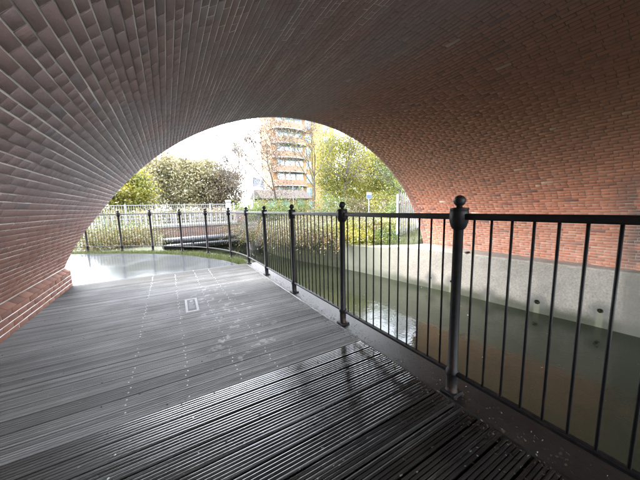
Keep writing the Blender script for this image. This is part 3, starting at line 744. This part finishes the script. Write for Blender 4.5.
MB().box(-.24, .24, -.02, .0, p.z-.72, p.z-.22, .005).build('sign_plate', M['white'], t)
MB().box(-.20, .20, -.026, -.021, p.z-.68, p.z-.42).build('blue_field', M['signblue'], t)
# palisade fence beside the arch on the far bank
t = empty('palisade_fence', 'grey steel palisade fence beside the arch on the far bank', 'fence', (8.32, 7.7, -.25)); t.rotation_euler.z = R(8)
pal = MB(); pal.add([(-.035, 0, 0), (.035, 0, 0), (.035, 0, 2.0), (0, 0, 2.12), (-.035, 0, 2.0), (-.035, .012, 0), (.035, .012, 0), (.035, .012, 2.0), (0, .012, 2.12), (-.035, .012, 2.0)], [(0, 1, 2, 3, 4), (9, 8, 7, 6, 5), (0, 4, 9, 5), (1, 6, 7, 2), (4, 3, 8, 9), (3, 2, 7, 8)])
pme = pal.mesh('pale'); pme.materials.append(M['steel'])
for k in range(22): link('pale', pme, None, t).location = (.08+.15*k, 0, 0)
for z in (.35, 1.7): MB().box(0, 3.3, .015, .06, z-.025, z+.025).build('rail', M['steel'], t)
for x in (.0, 1.6, 3.25): MB().box(x-.04, x+.04, .065, .15, 0, 2.05).build('post', M['steel'], t)

# ------------------------------------------------------------------ trees
def X(x, Y): return at(x, 205, Y).x
TB = 'trees behind the fence'
tree('willow_tree', 'broad rounded olive tree, tallest of the trees behind the pale fence', (X(176, 46), 46, .3), 9.9, 'bark', 'lf_olive', 11, 3, 5, .8, 3, .30, .42, .45, group=TB, clumps=(75, 3.6, .6, 230))
tree('willow_tree', 'golden olive tree right of the tallest tree behind the fence', (X(204, 44), 44, .3), 9.0, 'bark', 'lf_olive', 12, 3, 5, .85, 3, .30, .42, .42, group=TB, clumps=(75, 3.9, .5, 230))
tree('brown_tree', 'russet tree thinning into bare twigs beside the white pillar', (X(228, 42), 42, .3), 7.4, 'bark', 'lf_brown', 13, 3, 6, .85, 3, .24, .4, .4, group=TB, clumps=(60, 3.0, .4, 190))
tree('yellow_tree', 'bright yellow green tree seen against the left arch edge', (X(122, 32), 32, .3), 5.7, 'bark', 'lf_yellow', 14, 3, 5, .85, 3, .22, .34, .4, group=TB, clumps=(60, 2.5, .4, 220))
tree('brown_tree', 'brown tree between the bright yellow tree and the tallest tree', (X(148, 52), 52, .3), 9.6, 'bark', 'lf_brown', 15, 3, 5, .8, 3, .32, .42, .42, group=TB, clumps=(70, 3.6, .4, 220))
tree('bare_tree', 'slender bare grey tree left of the apartment tower', (X(241, 34), 34, .3), 11.5, 'darkbark', 'lf_brown', 36, 4, 5, .5, 0, .1, .2, .62, lift=.16, r=.10, wig=.10, group='bare trees')
tree('birch_tree', 'large twiggy brown tree in front of the curved balconies', (X(277, 27), 27, .3), 12.0, 'darkbark', 'lf_russet', 27, 4, 5, .65, 1, .15, .2, .75, droop=.10, lift=.12, hang=.8, r=.15, wig=.1, group='bare trees', clumps=(110, 2.7, .8, 42))
tree('forked_tree', 'thin forked tree with few leaves before the tower edge', (X(314, 22), 22, .4), 9.5, 'darkbark', 'lf_yellow', 18, 3, 4, .55, 1, .12, .25, .6, r=.11, wig=.1, group='bare trees')
YT = 'yellow trees'
tree('maple_tree', 'yellow green leafy tree just right of the apartment tower', (X(341, 24), 24, .4), 9.6, 'palebark', 'lf_yellow', 19, 3, 5, .8, 2, .17, .40, .45, r=.12, group=YT, clumps=(120, 3.0, .6, 200))
tree('maple_tree', 'yellow green leafy tree behind the blue road sign', (X(364, 29), 29, .4), 9.4, 'bark', 'lf_yellow', 20, 3, 5, .8, 2, .19, .42, .45, r=.12, group=YT, clumps=(120, 3.8, .4, 220))
tree('maple_tree', 'yellow leafy tree crowding against the right arch edge', (X(389, 23), 23, .4), 8.6, 'bark', 'lf_yellow', 21, 3, 5, .85, 2, .17, .40, .42, r=.12, group=YT, clumps=(120, 3.2, .4, 220))
tree('maple_tree', 'distant green tree in the gap below the yellow crowns', (X(352, 40), 40, .4), 7.5, 'bark', 'lf_green', 24, 3, 5, .85, 2, .25, .40, .42, r=.12, group=YT, clumps=(70, 4.2, .2, 110))
tree('maple_tree', 'distant olive tree right of the blue road sign', (X(384, 42), 42, .4), 9.5, 'bark', 'lf_olive', 25, 3, 5, .85, 2, .28, .40, .42, r=.12, group=YT, clumps=(80, 5.0, .2, 110))
tree('dark_tree', 'dark branched tree leaning by the grey palisade fence', (X(398, 13), 13, .3), 4.8, 'darkbark', 'lf_dark', 22, 3, 4, .7, 2, .10, .22, .5, r=.07, group='bare trees', clumps=(30, 1.3, 1.2, 45))
tree('dark_tree', 'low green tree behind the palisade fence', (X(412, 16), 16, .3), 4.6, 'darkbark', 'lf_green', 23, 3, 4, .8, 2, .12, .28, .45, r=.08, group=YT, clumps=(50, 1.7, .4, 70))
SR = 'shrubs along the road'
for k, (px_, Yd, rx, h, lf, lab) in enumerate([
    (108, 25, 1.6, 1.5, 'lf_mixed', 'shrub behind the pale fence under the bright yellow tree'), (136, 26, 1.7, 1.3, 'lf_olive', 'olive shrub behind the pale fence right of the bright yellow tree'),
    (164, 27, 1.9, 1.3, 'lf_mixed', 'shrub behind the pale fence below the tallest tree'), (192, 27, 1.9, 1.35, 'lf_olive', 'olive shrub behind the pale fence below the golden olive tree'),
    (220, 27, 1.9, 1.5, 'lf_brown', 'russet shrub behind the white pillar'), (244, 29, 1.6, 2.0, 'lf_brown', 'russet shrub at the foot of the slender bare tree'),
    (330, 19, 1.5, 2.4, 'lf_green', 'green shrub at the foot of the tree by the tower'), (358, 19.5, 1.7, 2.3, 'lf_mixed', 'mixed shrub below the blue road sign'),
    (384, 18, 1.6, 2.6, 'lf_yellow', 'yellow shrub at the foot of the tree by the right arch edge'), (404, 12.5, 1.2, 2.0, 'lf_green', 'green shrub right behind the palisade fence')]):
    t = empty('shrub', lab, 'bush', (X(px_, Yd), Yd, .25), SR); v = Veg(200+k)
    for q in range(22): v.grow(Vector((random.uniform(-.5, .5)*rx, random.uniform(-.3, .3), -.1)), Vector((random.gauss(0, .5), random.gauss(0, .4), 1)).normalized(), h*.75, .015, 2, 3, .7, 3)
    v.mb.build('stems', M['twig'], t); rg = v.np; nc = 40
    C_ = np.stack([rg.uniform(-1, 1, nc)*rx, rg.normal(0, .45, nc), rg.uniform(.1, .85, nc)*h*(.75+.25*rg.random(nc))], 1)
    P = np.repeat(C_, 80, 0)+rg.normal(0, 1, (nc*80, 3))*np.array((.3, .25, .2)); P[:, 2] = np.abs(P[:, 2])
    V, F_, T = leaf_mesh(P, .12, rg, .6); link('foliage', mesh_np('foliage', V, F_, clump_tint(V, T, rg, .45, .5)), M[lf], t)

# hedge and bushes
bush('hedge', 'clipped bright green hedge beyond the brick pier', (X(262, 22.5), 22.5, .3), 1.7, .8, 2.1, 'lf_green', 'twig', 31, 60, 7000, .12, 'hedge', 'hedges beyond the canal', .2)
bush('hedge', 'bright green hedge in front of the low brown roofed building', (X(290, 22.8), 22.8, .3), 1.9, .8, 2.1, 'lf_green', 'twig', 32, 60, 7000, .12, 'hedge', 'hedges beyond the canal', .2)
BK = 'brambles on the far bank'
for k, (px_, Yd, rx, ry, h, leaf, nl, lab) in enumerate([
    (252, 16.0, 1.0, 1.2, 2.0, 'lf_mixed', 3800, 'tangled bramble bush over the end of the black pipes'),
    (270, 13.6, 1.0, 1.1, 2.1, 'lf_mixed', 4500, 'tall pale bramble thicket right of the pipes'),
    (292, 12.2, 1.0, 1.0, 2.0, 'lf_mixed', 4500, 'brown bramble thicket behind the third near railing post'),
    (312, 11.2, .9, .9, 1.9, 'lf_mixed', 4200, 'leafy bramble thicket hanging down to the water'),
    (332, 10.6, .8, .8, 1.6, 'lf_mixed', 3600, 'bramble bush at the left end of the concrete wall'),
    (352, 10.4, .8, .8, 1.5, 'lf_yellow', 7000, 'low yellow green bush on the left part of the concrete wall'),
    (372, 10.0, .8, .8, 1.5, 'lf_mixed', 7000, 'low reddish mixed bush on the bank above the wall'),
    (392, 9.6, .8, .8, 1.4, 'lf_yellow', 7000, 'low yellow green bush beside the palisade fence'),
    (362, 8.9, .55, .5, 1.0, 'lf_yellow', 3600, 'small yellow bush close behind the concrete wall edge'),
    (384, 8.4, .6, .5, 1.0, 'lf_green', 3800, 'small green bush close behind the concrete wall edge'),
    (402, 8.15, .55, .4, .9, 'lf_mixed', 3200, 'small mixed bush at the palisade fence foot'),
    (345, 14.5, 1.6, 1.0, 2.1, 'lf_mixed', 4200, 'tall mixed bush beneath the yellow green trees'),
    (384, 14.5, 1.4, 1.0, 1.7, 'lf_yellow', 4200, 'tall yellow bush beneath the yellow trees'),
    (305, 16.5, 1.6, 1.0, 2.4, 'lf_mixed', 4200, 'tall brown bush in front of the thin forked tree')]):
    zz_ = -.35 if k < 5 else -.15 if k < 8 else -.2 if k < 11 else .1
    bush('bramble', lab, (X(px_, Yd), Yd, zz_), rx, ry, h, leaf, 'twig', 40+k, 110 if k < 5 else 50, nl, .075 if k < 5 or k > 10 else .09, 'bush', BK, .7, .7 if k < 5 else 0)
for k, (px_, Yd, rx, ry, h, leaf, nl, lab) in enumerate([
    (100, 13.2, .9, .7, 1.5, 'lf_mixed', 4200, 'twiggy shrub behind the railing at the left wall edge'),
    (128, 13.6, .8, .7, 1.45, 'lf_mixed', 3800, 'twiggy shrub behind the railing over the pipe end'),
    (112, 15.0, .6, .6, 2.05, 'lf_green', 3000, 'bright green shrub peeping over the leftmost railing')]):
    bush('shrub', lab, (X(px_, Yd), Yd, -.15), rx, ry, h, leaf, 'twig', 60+k, 70, nl, .07, 'bush', 'shrubs left of the canal', .5)

# overhanging spray of leaves at the left end of the concrete wall
rg = np.random.default_rng(77); sp_ = empty('trailing_branch', 'pale leafy spray trailing over the concrete wall end', 'branch', (6.45, 9.5, -.2)); mb = MB(); P = []
for k in range(16):
    p = Vector((random.uniform(-.4, .5), random.uniform(-.6, .6), random.uniform(0, .4))); d = Vector((-.8, -.5+random.uniform(-.3, .3), .5)); pts = [p.copy()]
    for j in range(6): d = (d+Vector((0, 0, -.33))).normalized(); p = p+d*.13; pts.append(p.copy())
    mb.tube(pts, .006, 3, caps=False); P += pts[2:]
mb.build('stems', M['twig'], sp_); P = np.array([tuple(q) for q in P for _ in range(5)])+rg.normal(0, .05, (len(P)*5, 3))
V, F_, T = leaf_mesh(P, .085, rg, .5, .8); link('foliage', mesh_np('foliage', V, F_, np.clip(T+.25, 0, 1)), M['lf_mixed'], sp_)

# ------------------------------------------------------------------ grass, litter, floating leaves
def blades(P, h, rg):
    n = len(P); az = rg.uniform(0, 6.28, n); hh = h*rg.uniform(.4, 1.3, n); wv = np.stack([np.cos(az), np.sin(az), 0*az], 1)*.006
    lean = rg.normal(0, .35, (n, 3))*hh[:, None]; lean[:, 2] = hh
    V = np.stack([P-wv, P+wv, P+lean], 1).reshape(-1, 3); return V, np.arange(n*3).reshape(n, 3), np.repeat(rg.beta(2, 2, n), 3)
rg = np.random.default_rng(5); pts = []
rc = [p for p in rail_c if p.y > 6.4]
for _ in range(15000):
    i = rg.integers(0, len(rc)-1); a = rc[i].lerp(rc[i+1], rg.random()); t_ = (rc[i+1]-rc[i]).normalized(); nl_ = Vector((-t_.y, t_.x, 0))
    fade = min(1, max(0, (a.y-6.5)/1.8)); o_ = rg.normal(.16, .2)*(.3+.7*fade)
    if -.2 < o_ < .62: q = a+nl_*o_; pts.append((q.x, q.y, GA+.0))
P = np.array(pts)
vg = link('grass', mesh_np('grass', *blades(P, .12, rg)), M['grass']); tag(vg, 'fringe of rough grass under the curved railing', 'grass', None, 'stuff')
pts = []
for _ in range(14000):
    y = rg.uniform(6.6, 13); o_ = rg.uniform(.35, 3.2); pts.append((far_x(y)+o_, y, -.25+.17*max(0, o_-.5)))
vg = link('grass', mesh_np('grass', *blades(np.array(pts), .28, rg)), M['grass']); tag(vg, 'long grass on the far bank above the concrete wall', 'grass', None, 'stuff')
n = 3200; y = rg.uniform(-1.5, 6.6, n); x = 1.62-rg.normal(0, .10, n); P = np.stack([x, y, np.full(n, .004)+rg.uniform(0, .008, n)], 1)
m2 = 350; P2 = np.stack([rg.uniform(-1.5, 1.55, m2), rg.uniform(.2, 6, m2), np.full(m2, .005)], 1)
P = np.concatenate([P, P2]); d = rg.normal(0, 1, (len(P), 3)); d[:, 2] *= .25
V, F_, T = leaf_mesh(P, .018, rg, .7); V = V.reshape(-1, 4, 3); V[:, :, 2] = P[:, None, 2]+(V[:, :, 2]-P[:, None, 2])*.3+.003; T = np.repeat(rg.beta(.8, 3.2, len(P)), 4)
lt = link('leaf_litter', mesh_np('leaf_litter', V.reshape(-1, 3), F_, T), M['litter']); tag(lt, 'dark leaf litter and grit along the railing foot', 'litter', None, 'stuff')
n = 90; P = np.stack([rg.uniform(1.9, 7.6, n), rg.uniform(0, 13, n), np.full(n, WATER_Z+.003)], 1)
V, F_, T = leaf_mesh(P, .05, rg, .7); V = V.reshape(-1, 4, 3); V[:, :, 2] = WATER_Z+.003+np.abs(V[:, :, 2]-WATER_Z)*.03; T = np.repeat(rg.beta(1.5, 2, n), 4)
fl_ = link('floating_leaves', mesh_np('floating_leaves', V.reshape(-1, 3), F_, T), M['litter']); tag(fl_, 'scattered leaves floating on the canal', 'leaves', None, 'stuff')
